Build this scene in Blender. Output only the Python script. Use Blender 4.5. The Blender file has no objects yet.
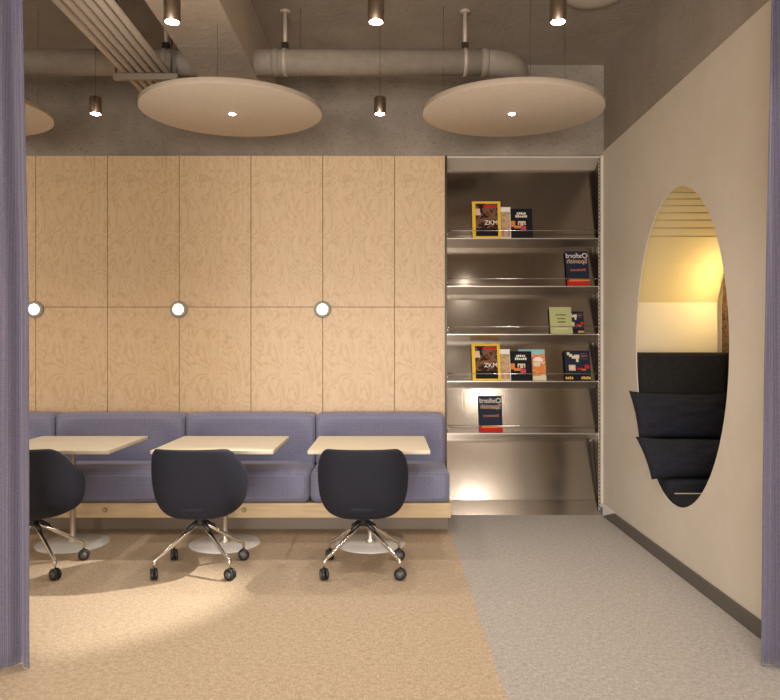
import bpy, bmesh, math, random
from mathutils import Vector, Matrix, noise
random.seed(4)
S = bpy.context.scene
COL = S.collection
R = math.radians

# ------------------------------------------------------------------ camera
cd = bpy.data.cameras.new('camera'); cam = bpy.data.objects.new('camera', cd); COL.objects.link(cam)
cam.location = (0, 0, 1.42); cam.rotation_euler = (R(90), 0, 0)
cd.sensor_width = 36; cd.lens = 36 * 700 / 780
cd.shift_x = 2 / 780; cd.shift_y = -2 / 780; cd.clip_start = .05
S.camera = cam
# ------------------------------------------------------------------ world, front fill light, exposure
w = bpy.data.worlds.new('world'); S.world = w; w.use_nodes = True
w.node_tree.nodes['Background'].inputs[0].default_value = (1, .93, .85, 1)
w.node_tree.nodes['Background'].inputs[1].default_value = .35
vs = S.view_settings
S.display_settings.display_device = 'sRGB'
vs.view_transform = 'Standard'; vs.look = 'None'; vs.exposure = 0.0; vs.gamma = 1; vs.use_curve_mapping = False
S.cycles.use_denoising = True
S.cycles.sample_clamp_indirect = 4
S.cycles.max_bounces = 8
# added area light, unseen behind the camera, fills the room like a large window
ad = bpy.data.lights.new('front_fill', 'AREA'); ad.shape = 'RECTANGLE'; ad.size = 4.6; ad.size_y = 2.2
ad.energy = 525; ad.color = (1, .96, .91)
ao = bpy.data.objects.new('front_fill', ad); COL.objects.link(ao)
ao.location = (-.9, -3.85, 1.25); ao.rotation_euler = (R(90), 0, 0)   # faces +y
LAMP_W = 42          # pendant lamps
BEAM_W = 620          # the aimed lamp under the right-hand disc
LAMP_COL = (1, .92, .83)

# ------------------------------------------------------------------ helpers
CUR = {}
def mat(name, col, rough=.6, metal=0, spec=.5, nodes=None, emit=None, es=0, coat=0):
    m = bpy.data.materials.new(name); m.use_nodes = True
    b = m.node_tree.nodes['Principled BSDF']
    b.inputs['Base Color'].default_value = (*col, 1)
    b.inputs['Roughness'].default_value = rough
    b.inputs['Metallic'].default_value = metal
    b.inputs['Specular IOR Level'].default_value = spec
    if coat: b.inputs['Coat Weight'].default_value = coat
    if emit:
        b.inputs['Emission Color'].default_value = (*emit, 1); b.inputs['Emission Strength'].default_value = es
    if nodes: nodes(m.node_tree, b)
    return m
class NT:
    def __init__(s, nt): s.nt = nt
    def n(s, t, **k):
        x = s.nt.nodes.new(t)
        for a, v in k.items():
            if a.startswith('i_'):
                key = a[2:].replace('_', ' ')
                x.inputs[key].default_value = v
            else: setattr(x, a, v)
        return x
    def l(s, a, b): s.nt.links.new(a, b)
    def coords(s, scale=(1, 1, 1), rand=False):
        tc = s.n('ShaderNodeTexCoord'); mp = s.n('ShaderNodeMapping'); mp.inputs['Scale'].default_value = scale
        s.l(tc.outputs['Object'], mp.inputs[0])
        if rand:
            oi = s.n('ShaderNodeObjectInfo'); mu = s.n('ShaderNodeMath', operation='MULTIPLY'); mu.inputs[1].default_value = 37
            s.l(oi.outputs['Random'], mu.inputs[0]); s.l(mu.outputs[0], mp.inputs['Location'])
        return mp.outputs[0]
    def noise(s, co, scale, detail=3, rough=.5, dist=0):
        x = s.n('ShaderNodeTexNoise'); x.inputs['Scale'].default_value = scale; x.inputs['Detail'].default_value = detail
        x.inputs['Roughness'].default_value = rough; x.inputs['Distortion'].default_value = dist
        s.l(co, x.inputs['Vector']); return x.outputs['Fac']
    def ramp(s, f, stops):
        x = s.n('ShaderNodeValToRGB'); e = x.color_ramp.elements
        while len(e) < len(stops): e.new(.5)
        for i, (p, c) in enumerate(stops):
            e[i].position = p; e[i].color = (*c, 1) if len(c) == 3 else c
        s.l(f, x.inputs[0]); return x.outputs[0]
    def mix(s, f, a, b, blend='MIX'):
        x = s.n('ShaderNodeMix', data_type='RGBA', blend_type=blend)
        for sock, v in ((x.inputs[0], f), (x.inputs[6], a), (x.inputs[7], b)):
            if isinstance(v, (int, float)): sock.default_value = v
            elif isinstance(v, tuple): sock.default_value = (*v, 1)
            else: s.l(v, sock)
        return x.outputs[2]
    def math(s, op, a, b=0):
        x = s.n('ShaderNodeMath', operation=op)
        for k, v in ((0, a), (1, b)):
            if isinstance(v, (int, float)): x.inputs[k].default_value = v
            else: s.l(v, x.inputs[k])
        return x.outputs[0]
    def bump(s, h, b, strength=.3, dist=.01):
        x = s.n('ShaderNodeBump'); x.inputs['Strength'].default_value = strength; x.inputs['Distance'].default_value = dist
        s.l(h, x.inputs['Height']); s.l(x.outputs[0], b.inputs['Normal'])

def n_birch(nt, b):
    t = NT(nt); co = t.coords((1, 1, .55))
    f = t.noise(co, 6.5, 3, .55, .9)
    ln = t.math('PINGPONG', t.math('MULTIPLY', f, 9), .5)
    c = t.ramp(ln, [(0, (.48, .30, .155)), (.1, (.560, .375, .200)), (.3, (.625, .445, .27)), (1, (.640, .450, .255))])
    f2 = t.noise(t.coords((9, 9, .9)), 5, 3)
    c = t.mix(.35, c, t.ramp(f2, [(.3, (.54, .37, .21)), (.7, (.68, .49, .30))]))
    t.l(c, b.inputs['Base Color'])
def n_birch_plain(c0, c1):
    def f(nt, b):
        t = NT(nt); v = t.noise(t.coords((1, 12, 12)), 4, 4)
        t.l(t.ramp(v, [(.3, c0), (.7, c1)]), b.inputs['Base Color'])
    return f
def n_concrete(c0, c1, pits=True):
    def f(nt, b):
        t = NT(nt); co = t.coords()
        v = t.noise(co, 2.2, 5, .6); c = t.ramp(v, [(.3, c0), (.72, c1)])
        fine = t.noise(t.coords((1, 1, 1.7)), 24, 4, .6)
        if pits:
            p = t.ramp(fine, [(.33, (.6, .6, .6)), (.45, (1, 1, 1))])
            c = t.mix(p, tuple(x * .6 for x in c0), c)
        t.l(c, b.inputs['Base Color'])
        t.bump(t.math('ADD', fine, v), b, .35, .02)
    return f
def n_carpet(c0, c1, c2):
    def f(nt, b):
        t = NT(nt)
        a = t.noise(t.coords((18, 60, 1)), 1.6, 3, .7); d = t.noise(t.coords((70, 22, 1)), 1.6, 3, .7)
        m = t.math('MULTIPLY', t.math('ADD', a, d), .5)
        c = t.ramp(m, [(.34, c0), (.5, c1), (.66, c2)])
        big = t.noise(t.coords((1.6, 1.6, 1)), 1, 2)
        c = t.mix(t.math('MULTIPLY', big, .35), c, c1)
        t.l(c, b.inputs['Base Color'])
        t.bump(t.noise(t.coords((1, 1, 1)), 160, 2), b, .5, .004)
    return f
def n_weave(c0, c1, sc=150, amp=.5):
    def f(nt, b):
        t = NT(nt); tc = t.coords((1, 1, 1))
        sx = t.n('ShaderNodeSeparateXYZ'); t.l(tc, sx.inputs[0])
        hx = t.math('SINE', t.math('MULTIPLY', sx.outputs[0], sc * 2.2)); hz = t.math('SINE', t.math('MULTIPLY', sx.outputs[2], sc * 2.2))
        hy = t.math('SINE', t.math('MULTIPLY', sx.outputs[1], sc * 2.2))
        h = t.math('ADD', t.math('ADD', hx, hz), hy)
        nn = t.noise(t.coords((60, 60, 200)), 1, 3, .7)
        k = t.math('ADD', t.math('MULTIPLY', h, .14), nn)
        t.l(t.ramp(k, [(.2, c0), (.8, c1)]), b.inputs['Base Color'])
        t.bump(k, b, amp, .003)
        b.inputs['Sheen Weight'].default_value = .25
    return f
def n_brushed(nt, b):
    t = NT(nt); v = t.noise(t.coords((1, 1, 40)), 5, 3)
    rr = t.n('ShaderNodeMapRange'); rr.inputs[3].default_value = .15; rr.inputs[4].default_value = .20
    t.l(v, rr.inputs[0]); t.l(rr.outputs[0], b.inputs['Roughness'])
def n_speck(c0, c1, sc):
    def f(nt, b):
        t = NT(nt); t.l(t.ramp(t.noise(t.coords(), sc, 3, .7), [(.4, c0), (.6, c1)]), b.inputs['Base Color'])
    return f
def n_art(cols, sc=14):
    def f(nt, b):
        t = NT(nt); st = [(i / (len(cols) - 1) * .5 + .25, c) for i, c in enumerate(cols)]
        t.l(t.ramp(t.noise(t.coords(), sc, 3, .6, 1.2), st), b.inputs['Base Color'])
    return f

M = {}
M['birch'] = mat('birch', (.6, .4, .2), .45, nodes=n_birch)
M['wood_base'] = mat('wood_base', (.55, .4, .24), .5, nodes=n_birch_plain((.50, .35, .19), (.60, .44, .26)))
M['table_wood'] = mat('table_wood', (.65, .52, .33), .5, nodes=n_birch_plain((.64, .56, .42), (.73, .65, .50)))
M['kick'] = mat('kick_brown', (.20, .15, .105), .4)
M['pendant'] = mat('pendant_bronze', (.36, .29, .235), .32, 1)
M['beam'] = mat('beam_paint', (.45, .38, .31), .85, nodes=n_concrete((.42, .345, .275), (.50, .42, .34), False))
M['conduit_dark'] = mat('strut_metal', (.26, .21, .16), .5, .2)
M['seam'] = mat('seam_brown', (.24, .11, .045), .6)
M['gap'] = mat('vault_gap', (.44, .355, .19), .7)
M['steel_top'] = mat('brushed_top_panel', (.62, .55, .47), .55, .6)
M['table_edge'] = mat('table_edge', (.38, .27, .15), .5)
M['concrete'] = mat('concrete', (.3, .25, .2), .9, nodes=n_concrete((.20, .165, .13), (.34, .285, .225)))
M['concrete_smooth'] = mat('concrete_smooth', (.3, .25, .2), .9, nodes=n_concrete((.25, .205, .16), (.34, .285, .23), False))
M['plaster'] = mat('plaster', (.56, .49, .41), .75, nodes=n_speck((.585, .52, .435), (.61, .545, .46), 3))
M['baseboard'] = mat('baseboard', (.11, .095, .08), .6)
M['white'] = mat('white', (.75, .73, .7), .5)
M['carpet_tan'] = mat('carpet_tan', (.45, .33, .2), .95, spec=.1, nodes=n_carpet((.32, .24, .165), (.485, .375, .262), (.66, .53, .40)))
M['carpet_grey'] = mat('carpet_grey', (.35, .32, .3), .95, spec=.1, nodes=n_carpet((.29, .265, .235), (.42, .385, .35), (.60, .555, .505)))
M['violet'] = mat('violet_weave', (.2, .19, .3), .9, spec=.2, nodes=n_weave((.15, .147, .225), (.24, .236, .335), 230))
M['curtain'] = mat('curtain_weave', (.2, .18, .27), .9, spec=.2, nodes=n_weave((.085, .077, .115), (.15, .134, .188), 420, .5))
M['navy'] = mat('navy_fabric', (.02, .02, .03), .75, spec=.3, nodes=n_speck((.011, .012, .021), (.016, .017, .028), 200))
M['navy_seam'] = mat('navy_seam', (.04, .04, .05), .8)
M['black_fabric'] = mat('black_fabric', (.02, .02, .025), .9, spec=.25, nodes=n_speck((.011, .012, .017), (.02, .021, .028), 120))
M['cocoon_fabric'] = mat('cocoon_fabric', (.018, .015, .012), .9, spec=.3, nodes=n_speck((.010, .009, .009), (.019, .017, .015), 90))
M['chrome'] = mat('chrome', (.82, .79, .75), .14, 1)
M['satin'] = mat('satin_steel', (.75, .70, .64), .3, 1)
M['ring'] = mat('ring_grey', (.32, .29, .25), .5)
M['plate'] = mat('powder_plate', (.78, .75, .71), .4, .1)
M['black'] = mat('black_plastic', (.015, .015, .017), .4)
M['caster_grey'] = mat('caster_grey', (.11, .11, .11), .35)
M['dark_metal'] = mat('dark_metal', (.07, .055, .045), .35, .8)
M['steel'] = mat('shelf_steel', (.33, .29, .25), .3, 1, nodes=n_brushed)
M['steel_light'] = mat('shelf_steel_light', (.44, .39, .34), .3, 1)
M['disc'] = mat('disc_felt', (.56, .48, .4), .85, nodes=n_speck((.55, .47, .385), (.58, .50, .41), 30))
M['disc_rim'] = mat('disc_rim', (.42, .34, .26), .85)
M['pipe'] = mat('pipe_paint', (.3, .25, .2), .75, nodes=n_speck((.25, .205, .16), (.285, .235, .185), 12))
M['conduit'] = mat('conduit_paint', (.47, .39, .315), .5, .2)
M['glow'] = mat('bulb', (1, 1, 1), emit=(1, .93, .82), es=30)
M['wallglow'] = mat('wall_lamp_glass', (1, 1, 1), emit=(1, .95, .88), es=5)
M['led'] = mat('led_strip', (1, .8, .4), emit=(1, .72, .29), es=62)
M['nook_wall'] = mat('nook_wall', (.62, .55, .42), .6)
M['nook_vault'] = mat('nook_vault', (.56, .46, .26), .5)
M['cork'] = mat('cork', (.15, .08, .04), .9, nodes=n_speck((.05, .025, .012), (.30, .16, .08), 60))
M['paper'] = mat('paper', (.75, .7, .6), .8)
M['slot'] = mat('slot', (.01, .01, .01), .8)
def flat(name, c, r=.8): M[name] = mat(name, c, r, spec=.15)
flat('yellow', (.72, .47, .05)); flat('ink_black', (.012, .011, .013)); flat('ink_white', (.75, .68, .6)); flat('ink_red', (.45, .02, .015))
flat('ink_orange', (.62, .2, .05)); flat('ink_navy', (.018, .022, .04)); flat('ink_pink', (.45, .06, .12)); flat('ink_green', (.40, .41, .19))
flat('ink_teal', (.25, .47, .48)); flat('ink_cream', (.62, .55, .38)); flat('ink_peach', (.62, .42, .3)); flat('ink_gold', (.62, .38, .1))
M['art_dusk'] = mat('art_dusk', (.1, .05, .03), .8, spec=.15, nodes=n_art([(.01, .007, .009), (.02, .01, .01), (.035, .018, .014), (.22, .10, .05), (.04, .05, .06), (.012, .008, .008)], 13))
M['art_leaf'] = mat('art_leaf', (.4, .3, .2), .8, spec=.15, nodes=n_art([(.50, .45, .33), (.32, .16, .10), (.55, .36, .22), (.16, .2, .06), (.6, .5, .4)], 16))
M['art_sea'] = mat('art_sea', (.4, .3, .2), .8, spec=.15, nodes=n_art([(.55, .32, .08), (.62, .35, .08), (.60, .12, .05), (.65, .55, .4), (.25, .4, .3)], 15))

class MB:
    """collects shapes into one mesh object"""
    def __init__(s): s.bm = bmesh.new(); s.mats = []
    def mi(s, m):
        if m is None: return 0
        if m not in s.mats: s.mats.append(m)
        return s.mats.index(m)
    def _merge(s, b2, m, mtx=None, smooth=None):
        i = s.mi(m)
        if mtx is not None: b2.transform(mtx)
        me = bpy.data.meshes.new('t')
        for f in b2.faces:
            f.material_index = i
            if smooth is not None: f.smooth = smooth
        b2.to_mesh(me); b2.free(); s.bm.from_mesh(me); bpy.data.meshes.remove(me)
    def box(s, x0, x1, y0, y1, z0, z1, m=None, bev=0, seg=2, mtx=None, smooth=None):
        b = bmesh.new(); bmesh.ops.create_cube(b, size=1)
        for v in b.verts:
            v.co = Vector(((x0 + x1) / 2 + v.co.x * (x1 - x0), (y0 + y1) / 2 + v.co.y * (y1 - y0), (z0 + z1) / 2 + v.co.z * (z1 - z0)))
        if bev: bmesh.ops.bevel(b, geom=b.edges[:], offset=bev, segments=seg, profile=.5, affect='EDGES')
        s._merge(b, m, mtx, smooth if smooth is not None else (True if bev and seg > 2 else False))
        return s
    def lathe(s, prof, m=None, n=40, mtx=None, smooth=True):
        b = bmesh.new(); rings = []
        for r, z in prof:
            if r < 1e-6: rings.append([b.verts.new((0, 0, z))])
            else: rings.append([b.verts.new((r * math.cos(2 * math.pi * k / n), r * math.sin(2 * math.pi * k / n), z)) for k in range(n)])
        for a, c in zip(rings, rings[1:]):
            for k in range(n):
                k2 = (k + 1) % n
                if len(a) == 1 and len(c) == 1: continue
                if len(a) == 1: b.faces.new((a[0], c[k2], c[k]))
                elif len(c) == 1: b.faces.new((a[k], a[k2], c[0]))
                else: b.faces.new((a[k], a[k2], c[k2], c[k]))
        bmesh.ops.recalc_face_normals(b, faces=b.faces[:])
        s._merge(b, m, mtx, smooth); return s
    def cyl(s, c, r, h, m=None, n=32, axis='Z', bev=0):
        prof = [(0, -h / 2), (r - bev, -h / 2), (r, -h / 2 + bev), (r, h / 2 - bev), (r - bev, h / 2), (0, h / 2)] if bev else [(0, -h / 2), (r, -h / 2), (r, h / 2), (0, h / 2)]
        mt = Matrix.Translation(c)
        if axis == 'X': mt = mt @ Matrix.Rotation(R(90), 4, 'Y')
        if axis == 'Y': mt = mt @ Matrix.Rotation(R(90), 4, 'X')
        b0 = len(s.bm.faces); s.lathe(prof, m, n, mt)
        return s
    def tube(s, pts, r, m=None, n=12, cap=True):
        pts = [Vector(p) for p in pts]; rs = r if isinstance(r, (list, tuple)) else [r] * len(pts)
        b = bmesh.new(); rings = []
        up = Vector((0, 0, 1))
        for i, p in enumerate(pts):
            d = (pts[min(i + 1, len(pts) - 1)] - pts[max(i - 1, 0)]).normalized()
            u = d.cross(up)
            if u.length < .05: u = d.cross(Vector((0, 1, 0)))
            u.normalize(); v = d.cross(u)
            rings.append([b.verts.new(p + (u * math.cos(2 * math.pi * k / n) + v * math.sin(2 * math.pi * k / n)) * rs[i]) for k in range(n)])
        for a, c in zip(rings, rings[1:]):
            for k in range(n): b.faces.new((a[k], a[(k + 1) % n], c[(k + 1) % n], c[k]))
        if cap: b.faces.new(rings[0]); b.faces.new(rings[-1])
        bmesh.ops.recalc_face_normals(b, faces=b.faces[:])
        s._merge(b, m, None, True); return s
    def prism(s, prof, x0, x1, m=None):
        """closed (y, z) outline extruded along x"""
        b = bmesh.new(); A = [b.verts.new((x0, y, z)) for y, z in prof]; B = [b.verts.new((x1, y, z)) for y, z in prof]
        b.faces.new(A); b.faces.new(B)
        for i in range(len(A)): j = (i + 1) % len(A); b.faces.new((A[i], A[j], B[j], B[i]))
        bmesh.ops.recalc_face_normals(b, faces=b.faces[:]); s._merge(b, m); return s
    def build(s, name, m=None, parent=None, mods=True):
        me = bpy.data.meshes.new(name); s.bm.to_mesh(me); s.bm.free()
        ms = s.mats if s.mats else [m]
        for x in ms: me.materials.append(M[x] if isinstance(x, str) else x)
        o = bpy.data.objects.new(name, me); COL.objects.link(o)
        if parent: o.parent = parent
        return o
def autosmooth(o, ang=35):
    me = o.data
    me.shade_smooth() if hasattr(me, 'shade_smooth') else None
    if hasattr(me, 'set_sharp_from_angle'): me.set_sharp_from_angle(angle=R(ang))
    return o
def tag(o, label=None, cat=None, group=None, kind=None):
    if label: o['label'] = label
    if cat: o['category'] = cat
    if group: o['group'] = group
    if kind: o['kind'] = kind
    return o
def empty(name, loc, label, cat, group=None, rz=0, rx=0):
    o = bpy.data.objects.new(name, None); COL.objects.link(o); o.location = loc; o.rotation_euler = (rx, 0, rz)
    o.empty_display_size = .1
    return tag(o, label, cat, group)
def copy_tree(o, parent=None):
    c = o.copy(); COL.objects.link(c)
    if parent: c.parent = parent
    for ch in list(o.children): copy_tree(ch, c)
    return c
def struct(o): o['kind'] = 'structure'; return o
F = 700.0; H = 1.42
XR = 1.828; YB = 5.952; XL = -3.593; ZC = 3.826; YF = -4.0; XS = .48

# ------------------------------------------------------------------ setting
struct(MB().box(XL, XS, YF, YB + .3, -.08, 0, 'carpet_tan').build('floor'))
struct(MB().box(XS, XR + .9, YF, YB + .3, -.08, 0, 'carpet_grey').build('floor'))
struct(MB().box(XL, XR + .9, YF, YB + .3, ZC, ZC + .1, 'concrete_smooth').build('ceiling'))
# rear wall: concrete above the panelling and behind it
struct(MB().box(XL - .1, XR + .02, YB + .22, YB + .32, 0, ZC, 'concrete').box(XL - .1, XS + .01, YB, YB + .22, 0, ZC, 'concrete')
       .box(XS + .01, XR + .02, YB, YB + .22, 3.055, ZC, 'concrete').build('wall_back'))
struct(MB().box(XL - .1, XL, YF, YB, 0, ZC, 'plaster').build('wall_left'))
# right wall with an oval opening; painted board below, bare concrete above
def oval_wall():
    cy, cz, a, b = 4.456, 1.428, .705, 1.012
    y0, y1, z0, z1 = 2.7, YB, 0, 3.087
    N = 128; angs = sorted([2 * math.pi * k / N for k in range(N)] + [math.atan2(z - cz, y - cy) % (2 * math.pi) for y in (y0, y1) for z in (z0, z1)])
    bm = bmesh.new()
    def outer(t):
        c, s_ = math.cos(t), math.sin(t); k = 1e9
        if c > 1e-9: k = min(k, (y1 - cy) / c)
        if c < -1e-9: k = min(k, (y0 - cy) / c)
        if s_ > 1e-9: k = min(k, (z1 - cz) / s_)
        if s_ < -1e-9: k = min(k, (z0 - cz) / s_)
        return cy + c * k, cz + s_ * k
    def inner(t):
        c, s_ = math.cos(t), math.sin(t); k = 1 / math.sqrt((c / a) ** 2 + (s_ / b) ** 2); return cy + c * k, cz + s_ * k
    rings = []
    for x in (XR, XR + .008):
        rings.append([bm.verts.new((x, *outer(t))) for t in angs]); rings.append([bm.verts.new((x, *inner(t))) for t in angs])
    n = len(angs)
    for (p, q) in ((0, 1), (1, 3), (3, 2), (2, 0)):
        for k in range(n):
            j = (k + 1) % n; bm.faces.new((rings[p][k], rings[p][j], rings[q][j], rings[q][k]))
    bmesh.ops.recalc_face_normals(bm, faces=bm.faces[:])
    m = MB(); m.bm.free(); m.bm = bm; m.mi('plaster')
    m.box(XR, XR + .008, YF, 2.7, 0, 3.087, 'plaster')
    m.box(XR + .006, XR + .08, YF, YB, 3.087, ZC, 'concrete_smooth')
    return struct(m.build('wall_right'))
oval_wall()
struct(MB().box(XR - .014, XR, YF, 5.9, 0, .088, 'baseboard', .003).build('baseboard_right'))
wedge = MB().prism([(5.905, .005), (5.905, .098), (5.60, .098)], XR - .016, XR - .001, 'white'); struct(wedge.build('reflection_wedge'))  # white wedge standing in for a bright reflection beside the baseboard
struct(MB().box(XR - .022, XR, YB - .012, YB + .03, .10, 3.055, 'plaster', .002).build('trim_2'))
# unseen front wall behind the camera: bulkhead over the opening darkens the upper walls
struct(MB().box(XL, XR, YF - .1, YF, 2.5, ZC, 'plaster').box(XL, XL + .3, YF - .1, YF, 0, 2.5, 'plaster').box(XR - .3, XR, YF - .1, YF, 0, 2.5, 'plaster').build('wall_front'))
# concrete beam
struct(MB().box(-1.365, -.945, YF, YB, 3.365, ZC, 'beam', .006).build('trim_3'))

# ------------------------------------------------------------------ nook behind the oval
NX0, NX1, NY = XR + .008, 2.50, 5.30
prof = [(NY, .0), (NY, 1.765)]
vault = [(NY, 1.765), (5.235, 1.90), (5.165, 2.04), (5.085, 2.17), (5.03, 2.235)]
sl = [(4.975, 2.285), (4.915, 2.33), (4.85, 2.37), (4.78, 2.405), (4.705, 2.435), (4.62, 2.46), (4.50, 2.485), (4.35, 2.50), (3.6, 2.52)]
last = vault[-1]
for p in sl:
    vault.append((last[0] - .001, last[1] - .013)); vault.append((p[0], p[1])); last = p
m = MB()
m.prism([(NY, 0), (NY, 1.765), (NY + .1, 1.765), (NY + .1, 0)], NX0, NX1 + .1, 'nook_wall')
struct(m.build('wall_nook_end'))
back = [(3.55, 2.66), (4.7, 2.66), (5.2, 2.5), (NY + .1, 2.2), (NY + .1, 1.766)]
m = MB(); m.prism(vault + [(3.55, 2.52)] + back, NX0, NX1 + .1, 'nook_vault'); struct(m.build('trim_4'))
m = MB()
for y, z in vault[4::2]: m.box(NX0, NX1, y - .005, y + .004, z - .0165, z + .004, 'gap')
struct(m.build('trim_7'))
m = MB(); m.box(NX1, NX1 + .1, 3.55, NY, 0, 2.52, 'nook_wall'); m.box(NX0, NX1 + .1, 3.45, 3.55, 0, 2.66, 'nook_wall'); struct(m.build('wall_nook_side'))
m = MB()
m.prism([(5.215, .62), (5.215, 1.72), (5.19, 1.92), (5.10, 2.02), (3.7, 2.02), (3.7, .62)], NX1 - .012, NX1, 'cork')
tag(m.build('cork_panel'), 'brown speckled cork panel on the side wall inside the oval nook', 'wall panel')
m = MB(); m.box(NX1 - .034, NX1 - .012, 4.99, 5.02, 1.60, 2.02, 'led'); o = m.build('light_strip')
tag(o, 'upright glowing yellow light strip on the side wall of the oval nook', 'light')
# nook lounge seat
t = empty('lounge_seat', (2.17, 4.6, 0), 'black upholstered built-in lounge seat inside the oval nook', 'seat')
X0, X1 = NX0 + .004 - 2.17, NX1 - .015 - 2.17
MB().box(X0, X1, 3.56 - 4.6, 5.29 - 4.6, 0, .40, 'black_fabric', .004).build('platform', parent=t)
MB().box(X0 + .03, X1, 4.548 - 4.6, 4.572 - 4.6, .40, .474, 'nook_wall', .002).build('piping', parent=t)
MB().box(X0, X1, 3.58 - 4.6, 4.545 - 4.6, .401, .472, 'black_fabric', .004, 3).build('seat_cushion', parent=t)
m = MB(); m.box(X0, X1, 4.575 - 4.6, 4.98 - 4.6, .401, .55, 'black_fabric', .03, 4); m.build('bolster', parent=t)
m = MB(); m.box(X0, X1 - .03, 5.06 - 4.6, 5.29 - 4.6, .45, 1.387, 'cocoon_fabric', .03, 4); m.build('backrest', parent=t)
m = MB(); m.box(X1 - .03, X1, 4.3 - 4.6, 5.2 - 4.6, .55, 1.387, 'cocoon_fabric', .008, 3); m.build('side_cushion', parent=t)

def pillow(corners, T, name, label, seed):
    n = 26; c = [Vector(p) for p in corners]            # bottom-left, bottom-right, top-right, top-left
    nrm = (c[1] - c[0]).cross(c[3] - c[0]).normalized(); cen = sum(c, Vector()) / 4
    m = MB(); bm = m.bm; m.mi('black_fabric')
    g = {}
    for s_ in (1, -1):
        for i in range(n + 1):
            for j in range(n + 1):
                u, v = i / n, j / n; p, q = 2 * u - 1, 2 * v - 1
                edge = i in (0, n) or j in (0, n)
                if edge and s_ == -1: g[(s_, i, j)] = g[(1, i, j)]; continue
                uu = u + .018 * (-p) * (1 - q ** 2) * 1.0; vv = v + .045 * (-q) * (1 - p ** 4)
                P = c[0] * (1 - uu) * (1 - vv) + c[1] * uu * (1 - vv) + c[2] * uu * vv + c[3] * (1 - uu) * vv
                h = T / 2 * (max(0, (1 - p ** 2) * (1 - q ** 2))) ** .42
                w_ = noise.noise(Vector((p * 3 + seed, q * 4, s_ * 2))) * .012 * (0 if edge else 1)
                w_ += .007 * math.sin(18 * math.atan2(q + 1.1, p + 1.1)) * max(0, 1 - math.hypot(p + 1, q + 1)) * (0 if edge else 1)
                g[(s_, i, j)] = bm.verts.new(P + nrm * s_ * (h + w_) - cen)
        for i in range(n):
            for j in range(n):
                f = bm.faces.new((g[(s_, i, j)], g[(s_, i + 1, j)], g[(s_, i + 1, j + 1)], g[(s_, i, j + 1)])); f.smooth = True
    bmesh.ops.recalc_face_normals(bm, faces=bm.faces[:])
    o = m.build(name); o.location = cen
    return tag(o, label, 'pillow', 'black pillows in the oval nook')
pillow([(1.765, 4.92, .775), (2.42, 4.92, .775), (2.42, 5.0, 1.10), (1.72, 5.0, 1.115)], .16, 'pillow', 'upper black pillow leaning on the backrest in the oval nook', 1)
pillow([(1.755, 4.66, .545), (2.40, 4.66, .55), (2.40, 4.78, .80), (1.69, 4.78, .815)], .17, 'pillow', 'lower black pillow on the seat in the oval nook', 5)

# ------------------------------------------------------------------ birch panels
seams = [.483, .055] + [-.553 - .608 * k for k in range(6)]
pos = ['beside the metal bookcase', 'second column from the bookcase', 'third column from the bookcase', 'fourth column from the bookcase',
       'fifth column from the bookcase', 'sixth column from the bookcase', 'leftmost column half behind the curtain']
for k in range(7):
    x1, x0 = seams[k], seams[k + 1]
    for nm, z0, z1 in (('upper', 1.767, 3.05), ('lower', .13, 1.767)):
        g = .0022
        o = MB().box(-(x1 - x0) / 2 + g, (x1 - x0) / 2 - g, -.022, 0, z0 + g, z1 - g, 'birch', .0012, 1).build('wall_panel')
        o.location = ((x0 + x1) / 2, YB, 0)
        xt = ', the tall one' if nm == 'upper' else ', behind the bench'
        tag(o, f'{nm} birch plywood wall panel{xt}, {pos[k]}', 'wall panel', 'birch wall panels')
# dark reveal behind panel joints
struct(MB().box(XL, .485, YB - .003, YB + .001, .13, 3.052, 'seam').build('trim_5'))
struct(MB().box(.484, .494, YB - .024, YB + .01, .0, 3.05, 'dark_metal').build('trim_6'))

# round wall lamps at the panel crossings
def wall_lamp(x, label):
    t = empty('wall_lamp', (x, YB - .022, 1.42 + 38.5 * .00847), label, 'wall lamp', 'round wall lamps')
    RX = Matrix.Rotation(R(90), 4, 'X')
    MB().lathe([(0, 0), (.070, 0), (.072, .012), (.069, .026), (.052, .034), (.046, .028), (0, .028)], 'ring', 40, RX).build('lamp_ring', parent=t)
    MB().lathe([(0, .03), (.044, .03), (.041, .038), (.032, .045), (.02, .049), (0, .05)], 'wallglow', 40, RX).build('lamp_glass', parent=t)
    return t
wall_lamp(-.553, 'round white wall lamp above the right-hand table')
wall_lamp(-1.769, 'round white wall lamp above the middle table')
wall_lamp(-2.985, 'round white wall lamp beside the left curtain')

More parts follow.
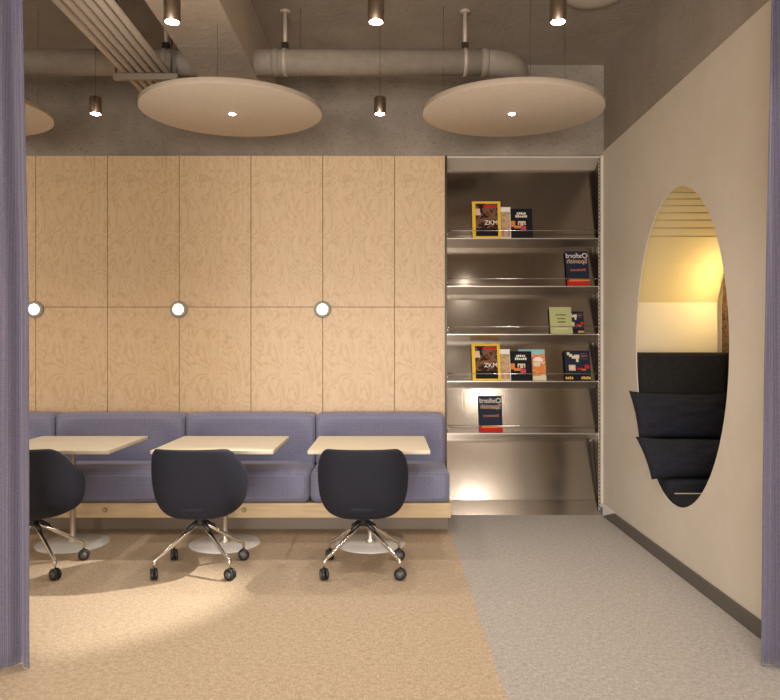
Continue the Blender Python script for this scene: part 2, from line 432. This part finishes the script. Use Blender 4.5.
# ------------------------------------------------------------------ banquette
t = empty('banquette', (-1.5, 5.6, 0), 'long violet upholstered banquette on a pale wooden base along the birch wall', 'bench')
bx = lambda v: v + 1.5
by = lambda v: v - 5.6
XBR = .478
MB().box(bx(XL + .01), bx(XBR), by(5.30), by(5.325), .134, .245, 'wood_base', .003).box(bx(XL + .01), bx(XBR), by(5.325), by(5.925), .20, .245, 'wood_base').box(bx(XBR - .03), bx(XBR), by(5.325), by(5.925), .134, .2, 'wood_base').build('base_board', parent=t)
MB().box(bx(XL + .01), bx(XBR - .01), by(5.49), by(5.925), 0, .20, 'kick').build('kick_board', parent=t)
def cushion(x0, x1, y0, y1, z0, z1, name, seed, bev=.045):
    b = bmesh.new(); bmesh.ops.create_cube(b, size=1)
    sx, sy, sz = x1 - x0, y1 - y0, z1 - z0
    for v in b.verts: v.co = Vector((v.co.x * sx, v.co.y * sy, v.co.z * sz))
    bmesh.ops.bevel(b, geom=b.edges[:], offset=bev, segments=5, profile=.5, affect='EDGES')
    bmesh.ops.subdivide_edges(b, edges=[e for e in b.edges if e.calc_length() > .2], cuts=6, use_grid_fill=True)
    for v in b.verts:
        p = [v.co.x / sx * 2, v.co.y / sy * 2, v.co.z / sz * 2]
        v.co.y += -.012 * (1 - p[0] ** 4) * (1 - p[2] ** 2) if p[1] < 0 else 0
        v.co.z += .010 * (1 - p[0] ** 4) * (1 - p[1] ** 2) if p[2] > 0 else 0
    m = MB(); m._merge(b, 'violet', Matrix.Translation((bx((x0 + x1) / 2), by((y0 + y1) / 2), (z0 + z1) / 2)), True)
    o = m.build(name, parent=t); return o
sb = [.470, -.594, -1.66, -2.726, XL + .01]
for k in range(4):
    cushion(sb[k + 1] + .003, sb[k] - .003, 5.715, 5.925, .45, .880, 'backrest', k, .04)
    cushion(sb[k + 1] + .003, sb[k] - .003 + (.004 if k == 0 else 0), 5.295, 5.86, .246, .492, 'seat_cushion', k, .05)
def knob(x):
    m = MB(); RX = Matrix.Rotation(R(90), 4, 'X')
    m.lathe([(.0, .001), (.017, .001), (.017, .0025), (.021, .0025), (.021, 0)], 'table_edge', 24, RX)
    o = m.build('socket', parent=t); o.location = (bx(x), by(5.2995), .195); return o
knob((105 - 388) / F * 5.3); knob((244 - 388) / F * 5.3)

# ------------------------------------------------------------------ tables
def make_table(x, label):
    t = empty('cafe_table', (x, 5.08, 0), label, 'table', 'square tables along the bench')
    m = MB(); m.box(-.412, .412, -.39, .39, .707, .733, 'table_wood', .004, 2); m.build('tabletop', parent=t)
    m = MB(); m.lathe([(0, 0), (.252, 0), (.254, .004), (.252, .009), (.05, .014), (0, .014)], 'plate', 64); m.build('base_plate', parent=t)
    m = MB(); m.lathe([(0, .014), (.04, .014), (.038, .03), (.0215, .036), (.0205, .05), (.0205, .69), (.06, .695), (.06, .707), (0, .707)], 'satin', 32); m.build('column', parent=t)
    return t
tb = make_table(-.128, 'square birch-topped cafe table nearest the metal bookcase')
for x, lb in ((-1.183, 'square birch-topped cafe table in the middle of the three'), (-2.287, 'square birch-topped cafe table beside the left curtain')):
    c = copy_tree(tb); c.location.x = x; c['label'] = lb

# ------------------------------------------------------------------ chairs (back to the camera, facing +y)
def shell_mesh():
    m = MB(); bm = m.bm; m.mi('navy')
    NA, NT_ = 72, 18; Z0 = .338
    def sm(a, b, x): x = max(0, min(1, (x - a) / (b - a))); return x * x * (3 - 2 * x)
    def rim(phi):           # phi 0 = back, pi = front
        d = math.degrees(phi)
        return .812 - .15 * sm(46, 92, d) - .225 * sm(84, 158, d)
    def plan(th):           # th measured from back, superellipse
        s_, c = math.sin(th), -math.cos(th)
        a = .284; b = .245 if c < 0 else .27; e = 2.9
        k = (abs(s_ / a) ** e + abs(c / b) ** e) ** (-1 / e)
        return s_ * k, c * k
    cen = bm.verts.new((0, 0, Z0)); rings = []
    for j in range(1, NT_ + 1):
        g = j / NT_; ring = []
        for i in range(NA):
            th = 2 * math.pi * i / NA; ph = th if th <= math.pi else 2 * math.pi - th
            x, y = plan(th); hz = rim(ph) - Z0
            # bowl profile: radius fraction rr, height fraction kk
            a_ = g * math.pi / 2
            rr = math.sin(a_) ** .50; kk = 1 - max(0, math.cos(a_)) ** .54 if g < 1 else 1
            backness = max(0, math.cos(th)) ** 1
            lean = 1
            z = Z0 + hz * kk
            # sides belly out at mid height, draw in towards the rim
            hh = (z - Z0) / .474
            bel = 1.02 - .03 * max(0, hh - .55) ** 1.3 * 2.0 - .035 * (1 - min(1, hh / .6))
            ring.append(bm.verts.new((x * rr * bel, y * rr + (.015 - .075 * hh ** 1.5) * backness, z)))
        rings.append(ring)
    for i in range(NA): bm.faces.new((cen, rings[0][i], rings[0][(i + 1) % NA]))
    for a, c in zip(rings, rings[1:]):
        for i in range(NA): bm.faces.new((a[i], c[i], c[(i + 1) % NA], a[(i + 1) % NA]))
    for f in bm.faces: f.smooth = True
    bmesh.ops.recalc_face_normals(bm, faces=bm.faces[:])
    return m
def make_chair(x, label, rz=0):
    t = empty('swivel_chair', (x, 4.487, 0), label, 'chair', 'navy swivel chairs at the tables', rz)
    o = shell_mesh().build('seat_shell', parent=t)
    md = o.modifiers.new('s', 'SOLIDIFY'); md.thickness = .022; md.offset = -1 if True else 1
    md2 = o.modifiers.new('b', 'SUBSURF'); md2.levels = 1; md2.render_levels = 1
    m = MB(); m.lathe([(0, .40), (.19, .40), (.215, .415), (.215, .44), (.19, .456), (0, .462)], 'navy', 40); m.build('seat_pad', parent=t)
    m = MB(); m.lathe([(0, .285), (.028, .285), (.036, .30), (.034, .325), (.05, .345), (0, .348)], 'black', 24)
    L = [(-.233, -.2025), (.233, -.2025), (-.233, .2025), (.233, .2025)]
    for lx, ly in L:
        m.tube([(0, 0, .322), (lx * .30, ly * .30, .268)], [.017, .013], 'black', 12)
    m.build('hub', parent=t)
    for lx, ly in L:
        m = MB(); m.tube([(lx * .06, ly * .06, .303), (lx * .42, ly * .42, .228), (lx * .80, ly * .80, .151), (lx * .95, ly * .95, .126), (lx * .99, ly * .99, .115), (lx, ly, .100), (lx, ly, .06)],
                         [.015, .0135, .0125, .0115, .011, .010, .008], 'chrome', 14)
        lg = m.build('leg', parent=t)
        m = MB()
        for s_ in (-1, 1): m.cyl((s_ * .012, 0, .036), .036, .018, 'black', 28, 'X', .004)
        m.cyl((0, 0, .042), .012, .03, 'black', 16, 'X')
        m.cyl((0, 0, .058), .013, .012, 'black', 16, 'Z')
        m.tube([(-.021, 0, .0345), (-.0225, 0, .0345)], .020, 'caster_grey', 20)
        m.tube([(.021, 0, .0345), (.0225, 0, .0345)], .020, 'caster_grey', 20)
        c = m.build('caster', parent=lg); c.location = (lx, ly, 0); c.rotation_euler.z = random.choice([R(25), R(65), R(110)])
    return t
ch = make_chair(-.158, 'dark navy swivel chair with chrome legs at the table nearest the bookcase')
for x, lb, rz in ((-1.200, 'dark navy swivel chair with chrome legs at the middle table', 0), (-2.27, 'dark navy swivel chair partly hidden by the left curtain', 0)):
    c = copy_tree(ch); c.location.x = x; c['label'] = lb; c.rotation_euler.z = rz

# ------------------------------------------------------------------ metal bookcase
BX0, BX1 = .496, 1.806; BXC = (BX0 + BX1) / 2; hw = (BX1 - BX0) / 2
t = empty('bookcase', (BXC, YB, 0), 'tall brushed steel display bookcase with slanted shelves between birch wall and plaster wall', 'bookcase')
SZ = [.697, 1.139, 1.539, 1.947, 2.355]
DEP, DROP = .14, .06; PB = .042
def slant(z0, z1, y0=PB, y1=DEP):
    m = MB(); m.prism([(y0, z0), (y1, z1), (y1 + .008, z1), (y0 + .008, z0)], -hw + .01, hw - .01, 'steel'); return m.build('back_panel', parent=t)
zb = [.119] + SZ
zt = [s_ - DROP for s_ in SZ] + [3.048 - DROP * 1.25]
for a, b in zip(zb, zt): slant(a, b, PB, DEP if a > .2 else .19)
for z in SZ:
    m = MB(); m.prism([(0, z), (0, z - .008), (DEP if z > .7 else .18, z - DROP - .004), (DEP + .04, z - DROP), (DEP + .04, z - .002), (PB + .01, z - .002), (PB + .01, z)], -hw + .006, hw - .006, 'steel_light'); m.build('shelf', parent=t)
    m = MB(); m.tube([(-hw + .01, -.006, z + .062), (hw - .01, -.006, z + .062)], .003, 'chrome', 8)
    for x in (-hw + .012, hw - .012): m.tube([(x, .004, z - .002), (x, -.006, z + .062)], .0028, 'chrome', 8)
    m.build('guard_rail', parent=t)
MB().prism([(0, .0), (.039, .117), (PB + .02, .117), (PB + .02, 0)], -hw + .006, hw - .006, 'steel').build('plinth', parent=t)
MB().prism([(0, 3.05), (0, 3.038), (DEP * 1.0, 2.968), (DEP + .02, 2.968), (DEP + .02, 3.05)], -hw + .006, hw - .006, 'steel_top').build('top_panel', parent=t)
for s_ in (-1, 1):
    MB().box(min(s_ * hw, s_ * (hw - .006)), max(s_ * hw, s_ * (hw - .006)), .0, .2, 0, 3.05, 'dark_metal').build('side_panel', parent=t)
    if s_ < 0: continue
    m = MB(); xa, xb = sorted((s_ * (hw - .001), s_ * (hw - .018)))
    m.box(xa, xb, -.008, .0, .0, 3.05, 'chrome', .001, 1)
    for k in range(90): m.box(xa + .005, xb - .005, -.0095, -.0075, .03 + k * .0335, .046 + k * .0335, 'slot')
    m.build('slotted_upright', parent=t)

# ------------------------------------------------------------------ books
TILT = math.atan2(DEP - PB, .35)
def text_mesh(s, size, mirror=False):
    cu = bpy.data.curves.new('t', 'FONT'); cu.body = s; cu.size = size; cu.align_x = 'CENTER'; cu.extrude = .0004
    to = bpy.data.objects.new('t', cu); COL.objects.link(to); bpy.context.view_layer.update()
    dg = bpy.context.evaluated_depsgraph_get(); me = bpy.data.meshes.new_from_object(to.evaluated_get(dg))
    bpy.data.objects.remove(to); bpy.data.curves.remove(cu)
    me.transform(Matrix.Rotation(R(90), 4, 'X'))
    if mirror:
        me.transform(Matrix.Scale(-1, 4, (1, 0, 0))); me.flip_normals()
    return me
def book(px0, px1, h, z, th, dy, cover, label, art, titles=(), name='book', group=None):
    k = min(range(5), key=lambda q: abs(SZ[q] - z)); TILT = math.atan2(DEP - PB, zt[k + 1] - SZ[k])
    x0, x1 = (px0 - 388) / F * (YB + dy + .03), (px1 - 388) / F * (YB + dy + .03); wd = x1 - x0
    t = empty(name, ((x0 + x1) / 2, YB + dy, z + .001), label, 'book', group, 0, -TILT)
    m = MB(); m.box(-wd / 2 + .002, wd / 2 - .002, -th + .002, -.002, .003, h - .003, 'paper'); m.build('pages', parent=t)
    m = MB(); m.box(-wd / 2, wd / 2, -th, -th + .002, 0, h, cover); m.box(-wd / 2, wd / 2, -.002, 0, 0, h, cover); m.box(-wd / 2, -wd / 2 + .002, -th, 0, 0, h, cover)
    k = 0
    for (u0, u1, v0, v1, c) in art:     # printed fields of the cover
        k += 1
        m.box(-wd / 2 + u0 * wd, -wd / 2 + u1 * wd, -th - .0003 - k * .00006, -th, v0 * h, v1 * h, c)
    m.build('cover', parent=t)
    for (s_, u, v, size, c, mir) in titles:
        me = text_mesh(s_, size * h, mir); me.materials.append(M[c])
        o = bpy.data.objects.new('title', me); COL.objects.link(o); o.parent = t; o.location = (-wd / 2 + u * wd, -th - .0016, v * h)
    return t
def bars(u0, u1, v, hgt, n, c, sd):
    r = random.Random(sd); out = []; u = u0; st = (u1 - u0) / n
    for k in range(n):
        out.append((u, u + st * .72, v, v + hgt * r.uniform(.75, 1), c)); u += st
    return out
dark = 'ink_black'
mag_art = [(.12, .90, .05, .94, 'art_dusk'), (.12, .90, .05, .26, 'ink_black'), (.12, .3, .62, .80, 'ink_peach'), (.28, .36, .70, .84, 'ink_black'), (.40, .86, .84, .90, 'ink_red')]
blk_art = bars(.28, .72, .80, .08, 5, 'ink_white', 1) + bars(.22, .78, .70, .08, 6, 'ink_white', 2) + [(.0, .2, .38, .58, 'ink_orange'), (.15, .5, .33, .42, 'ink_orange'), (.33, .68, .52, .57, 'ink_cream'), (.33, .38, .44, .53, 'ink_cream'), (.63, .68, .44, .53, 'ink_cream'), (.44, .58, .42, .52, 'ink_peach'), (.45, .7, .25, .40, 'ink_pink')]
wht_art = [(.06, .94, .03, .84, 'art_leaf')]
dic_art = [(0, 1, 0, .10, 'ink_red'), (0, .7, .08, .15, 'ink_red'), (.1, 1, .12, .175, 'ink_orange'), (.03, .97, .19, .98, 'ink_navy')] 
dic_t = [('Oxford', .5, .80, .20, 'ink_white', True), ('Spanish', .5, .645, .19, 'ink_peach', True), ('Dictionary', .52, .42, .10, 'ink_orange', True)]
def mag(z, where): book(472, 500.5, .326, z, .009, .0205, 'yellow', f'yellow-bordered magazine with dark picture cover on the {where} shelf', mag_art, [('ZKM', .66, .36, .17, 'ink_white', False)], 'magazine', 'display books')
def wht(z, where): book(498, 510.5, .278, z, .008, .034, 'ink_white', f'pale book with leafy cover between magazine and black book, {where} shelf', wht_art, group='display books')
def blk(z, where, h=.26): book(510.5, 532, h, z, .010, .0205, dark, f'black book with white title and red figure on the {where} shelf', blk_art, group='display books')
mag(SZ[4], 'top'); wht(SZ[4], 'top'); blk(SZ[4], 'top')
mag(SZ[1], 'fourth'); wht(SZ[1], 'fourth'); blk(SZ[1], 'fourth')
book(566, 588.5, .315, SZ[3], .018, .030, 'ink_navy', 'navy dictionary with red foot and mirrored title, alone on second shelf', dic_art, dic_t, group='display books')
book(479, 502, .315, SZ[0], .018, .030, 'ink_navy', 'navy dictionary with red foot and mirrored title, alone on lowest shelf', dic_art, dic_t, group='display books')
book(549.5, 571.5, .238, SZ[2], .012, .022, 'ink_green', 'pale green book with short black title on the middle shelf',
     bars(.28, .78, .68, .05, 7, dark, 3) + bars(.36, .72, .54, .05, 5, dark, 4) + bars(.36, .72, .41, .05, 5, dark, 5) + bars(.22, .8, .16, .05, 9, 'ink_cream', 6) + bars(.4, .75, .27, .02, 5, 'ink_pink', 6), group='display books')
mix_art = [(.04, .96, .2, .97, 'ink_navy'), (.12, .22, .85, .95, 'ink_cream'), (.2, .32, .79, .89, 'ink_cream'), (.3, .44, .73, .83, 'ink_cream'), (.40, .60, .74, .86, 'ink_cream'), (.46, .56, .62, .76, 'ink_cream'), (.16, .42, .33, .52, 'ink_peach'), (.22, .34, .38, .48, 'ink_cream'),
           (.5, .68, .36, .42, 'ink_red'), (.66, .82, .34, .38, 'ink_orange'), (.78, .97, .40, .52, 'ink_red')] + bars(.65, .93, .88, .02, 5, 'ink_pink', 1) + bars(.65, .93, .81, .015, 5, 'ink_gold', 1) + bars(.65, .93, .72, .015, 5, 'ink_pink', 1) \
    + bars(.0, .32, .04, .1, 4, 'ink_gold', 7) + bars(.62, 1, .04, .1, 5, 'ink_gold', 8)
book(567, 583.5, .20, SZ[2], .010, .036, dark, 'small dark book half hidden behind the green book, middle shelf', mix_art, group='display books')
book(564.5, 590, .264, SZ[1], .012, .022, dark, 'black book with white and orange pictures at right of fourth shelf', mix_art, group='display books')
book(519, 545.5, .276, SZ[1], .008, .034, 'ink_teal', 'turquoise and orange book behind the black one on fourth shelf',
     [(0, 1, .0, .16, 'ink_cream'), (.0, 1, .14, .85, 'art_sea'), (.55, .92, .62, .70, 'ink_white'), (.62, .85, .68, .75, 'ink_white'), (.55, .8, .45, .6, 'ink_cream'), (.65, .95, .3, .45, 'ink_orange')], group='display books')

# ------------------------------------------------------------------ hanging discs, pendants
DT = R(2.1); ZD = 1.42 + 234.5 * 4.7 / F
def spot(parent, energy, ang=112, blend=.9, loc=(0, 0, -.03), rad=.03):
    l = bpy.data.lights.new('lamp_light', 'SPOT'); l.energy = energy; l.spot_size = R(ang); l.spot_blend = blend; l.color = LAMP_COL; l.shadow_soft_size = rad
    o = bpy.data.objects.new('lamp_light', l); COL.objects.link(o); o.parent = parent; o.location = loc; return o
def make_disc(x, label):
    t = empty('acoustic_disc', (x, 4.7, ZD), label, 'ceiling panel', 'round acoustic ceiling discs')
    m = MB(); rt = Matrix.Rotation(DT, 4, 'X')
    m.lathe([(0, 0), (.592, 0), (.599, .004)], 'disc', 96, rt); m.lathe([(.599, .004), (.599, .036), (.592, .04), (0, .04)], 'disc_rim', 96, rt)
    m.build('felt_panel', parent=t)
    m = MB(); m.lathe([(0, -.004), (.030, -.004), (.034, 0), (.034, .002)], 'satin', 32); m.build('lamp_ring', parent=t)
    m = MB(); m.lathe([(0, -.010), (.016, -.009), (.023, -.004), (.023, -.003)], 'glow', 24); m.build('bulb', parent=t)
    for k in range(3):
        a = 2 * math.pi * (k / 3 + .09); m = MB(); m.tube([(.5 * math.cos(a), .5 * math.sin(a), .03), (.5 * math.cos(a), .5 * math.sin(a), ZC - ZD)], .0012, 'dark_metal', 6); m.build('wire', parent=t)
    return t
d1 = make_disc(.833, 'round beige acoustic disc hanging in front of the metal bookcase'); spot(d1, LAMP_W)
for x, lb in ((-1.045, 'round beige acoustic disc hanging beneath the concrete beam'), (-2.905, 'round beige acoustic disc cut off by the left curtain')):
    c = copy_tree(d1); c.location.x = x; c['label'] = lb
def make_pendant(x, y, label):
    z = 1.42 + 234 * 4.7 / F
    t = empty('pendant_lamp', (x, y, z), label, 'pendant lamp', 'small cylinder pendant lamps')
    m = MB(); m.lathe([(.034, .0), (.039, 0), (.040, .002), (.040, .108), (.037, .111), (0, .111)], 'pendant', 32); m.lathe([(.034, 0), (.034, .02), (0, .022)], 'satin', 32); m.build('shade', parent=t)
    m = MB(); m.lathe([(0, -.008), (.018, -.006), (.028, .002), (.030, .012), (0, .014)], 'glow', 24); m.build('bulb', parent=t)
    m = MB(); m.tube([(0, 0, .11), (0, 0, ZC - z)], .0018, 'dark_metal', 6); m.build('cable', parent=t)
    m = MB(); m.lathe([(0, ZC - z - .012), (.03, ZC - z - .012), (.032, ZC - z)], 'dark_metal', 24); m.build('ceiling_rose', parent=t)
    return t
p = make_pendant(-.054, 4.7, 'small cylinder pendant between the two full discs'); spot(p, LAMP_W)
for x, y, lb in ((-1.963, 4.7, 'small cylinder pendant near the left cut-off disc'),
                 (-1.041, 3.375, 'near cylinder pendant at the top, left of the three'),
                 (-.058, 3.375, 'near cylinder pendant at the top, middle of the three'),
                 (.820, 3.375, 'near cylinder pendant at the top, right of the three')):
    c = copy_tree(p); c.location.x = x; c.location.y = y; c['label'] = lb
# more of these lamps, unseen; the two at right added for bookcase highlights
for x, y in ((-2.6, 1.0), (-1.0, 1.0), (1.41, 2.06), (-2.6, -1.4), (-.2, -1.4), (1.70, -1.9)):
    c = copy_tree(p); c.location.x = x; c.location.y = y; c['label'] = 'small cylinder pendant over the front of the room, ' + {(-2.6, 1.0): 'nearest the left curtain', (-1.0, 1.0): 'just behind the left curtain line', (1.41, 2.06): 'nearest the right curtain, added for a shelf highlight', (-2.6, -1.4): 'far left at the back', (-.2, -1.4): 'centre at the back', (1.70, -1.9): 'beside the right wall, added for a shelf highlight'}[(x, y)]
    for q in c.children:
        if q.type == 'LIGHT' and x > 1.1:
            q.data = q.data.copy(); q.data.spot_size = R(165); q.data.spot_blend = .3; q.data.shadow_soft_size = .09; q.location.z = -.1; q.data.energy = 85 if y < 0 else 28  # wider, lowered light, set to put highlights on the shelf steel
# the aimed lamp in the right-hand disc throws a pool of light on the carpet by the left tables
l = bpy.data.lights.new('aimed_light', 'SPOT'); l.energy = BEAM_W; l.spot_size = R(27); l.spot_blend = .6; l.color = (1, .92, .82); l.shadow_soft_size = .018
o = bpy.data.objects.new('aimed_light', l); COL.objects.link(o); o.parent = d1; o.location = (0, 0, -.03)
dirv = Vector((-1.78, 3.98, 0)) - Vector((.833, 4.7, ZD - .03)); o.rotation_euler = dirv.to_track_quat('-Z', 'Y').to_euler()
# ceiling speaker dome
m = MB(); m.lathe([(0, -.045), (.10, -.04), (.18, -.02), (.2, -.004), (.2, 0)], 'disc', 48)
o = m.build('ceiling_speaker'); o.location = (1.41, 4.76, ZC); tag(o, 'round cream ceiling speaker near the right wall at the top edge', 'speaker')

# ------------------------------------------------------------------ ventilation pipe
PZ, PY, PR = 1.42 + 285.5 * 5.0 / F, 5.0, .09
t = empty('ventilation_pipe', (0, PY, PZ), 'beige round ventilation pipe running below the ceiling into the rear wall', 'pipe')
m = MB(); m.tube([(XL + .002, 0, 0), (.70, 0, 0)], PR, 'pipe', 40); m.build('duct', parent=t)
pts = [(.70, 0, 0)]
for k in range(1, 11):
    a = R(9 * k); pts.append((.70 + .26 * math.sin(a), .26 * (1 - math.cos(a)), 0))
pts.append((.96, YB - PY + .0, 0))
m = MB(); m.tube(pts, PR + .001, 'pipe', 40, cap=False); m.build('elbow', parent=t)
for xx in (-.80, .69):
    m = MB(); m.tube([(xx - .025, 0, 0), (xx + .025, 0, 0)], PR + .006, 'pipe', 40); m.build('collar', parent=t)
for xx, px in ((-1.585, 0), (-.735, 0), (.55, 0)):
    m = MB(); m.tube([(xx - .012, 0, 0), (xx + .012, 0, 0)], PR + .007, 'conduit', 40)
    m.tube([(xx, 0, PR), (xx, 0, ZC - PZ)], .016, 'conduit', 12)
    m.box(xx - .025, xx + .025, -.02, .02, PR - .004, PR + .05, 'dark_metal', .004)
    m.cyl((xx, 0, ZC - PZ - .006), .04, .012, 'conduit', 20)
    m.build('hanger', parent=t)

# ------------------------------------------------------------------ conduits on a bracket
CZ = 3.32
names = ['leftmost of the six', 'second from the left', 'third from the left', 'third from the right', 'second from the right', 'rightmost, nearest the concrete beam']
for k in range(6):
    x = -1.81 + k * .058
    m = MB(); m.tube([(0, 0, 0), (0, YB - .002 - 3.3, 0)], .0215, 'conduit', 16)
    o = m.build('conduit'); o.location = (x, 3.3, CZ)
    tag(o, f'beige conduit pipe under the ceiling, {names[k]}', 'conduit', 'parallel ceiling conduits')
t = empty('conduit_bracket', (-1.68, 4.80, CZ - .0215), 'dark metal strut carrying the six ceiling conduits', 'bracket')
m = MB(); m.box(-.20, .24, -.02, .02, -.042, -.001, 'conduit_dark', .003); m.build('strut', parent=t)
for x in (-.185, .195):
    m = MB(); m.tube([(x, 0, -.04), (x, 0, ZC - CZ + .0215)], .006, 'dark_metal', 8); m.build('rod', parent=t)

# ------------------------------------------------------------------ curtains
def curtain(x0, x1, y, sgn, label, name='curtain', taper=0):
    m = MB(); bm = m.bm; m.mi('curtain'); NX, NZ = 96, 40; ztop = ZC - .03
    xc = (x0 + x1) / 2; W = x1 - x0
    fr, bk = [], []
    for j in range(NZ + 1):
        z = .006 + (ztop - .006) * j / NZ; a, b = [], []
        for i in range(NX + 1):
            u = i / NX; s_ = u if sgn > 0 else 1 - u        # s_=1 at the visible edge
            x = (u - .5) * W
            x += -sgn * taper * ((z / 3.0) if sgn < 0 else max(0, z - 1.6) / 1.4) * s_
            ph = u * W / .115 * 2 * math.pi
            d = .028 * math.sin(ph + .25 * math.sin(z * 1.3)) + .008 * math.sin(ph * 2.3 + 1 + z * .8)
            a.append(bm.verts.new((x, d, z))); b.append(bm.verts.new((x, d + .006, z)))
        fr.append(a); bk.append(b)
    for j in range(NZ):
        for i in range(NX):
            bm.faces.new((fr[j][i], fr[j][i + 1], fr[j + 1][i + 1], fr[j + 1][i])); bm.faces.new((bk[j][i + 1], bk[j][i], bk[j + 1][i], bk[j + 1][i + 1]))
        bm.faces.new((fr[j][0], fr[j + 1][0], bk[j + 1][0], bk[j][0])); bm.faces.new((fr[j][NX], bk[j][NX], bk[j + 1][NX], fr[j + 1][NX]))
    for i in range(NX):
        bm.faces.new((fr[0][i], bk[0][i], bk[0][i + 1], fr[0][i + 1])); bm.faces.new((fr[NZ][i], fr[NZ][i + 1], bk[NZ][i + 1], bk[NZ][i]))
    for f in bm.faces: f.smooth = True
    bmesh.ops.recalc_face_normals(bm, faces=bm.faces[:])
    o = m.build(name); o.location = (xc, y, 0); return tag(o, label, 'curtain', 'violet curtains')
curtain(-2.25, -1.582, 3.11, 1, 'violet woven curtain hanging at the left edge', taper=.026)
curtain(1.664, XR - .016, 3.11, -1, 'violet woven curtain hanging at the right edge against the plaster wall', taper=.040)
for x0, x1, lb in ((-3.3, -1.55, 'left curtain rail under the ceiling'), (1.6, XR - .01, 'right curtain rail under the ceiling')):
    o = MB().box(x0, x1, 3.09, 3.13, ZC - .03, ZC, 'satin', .002).build('curtain_rail'); tag(o, lb, 'curtain rail')
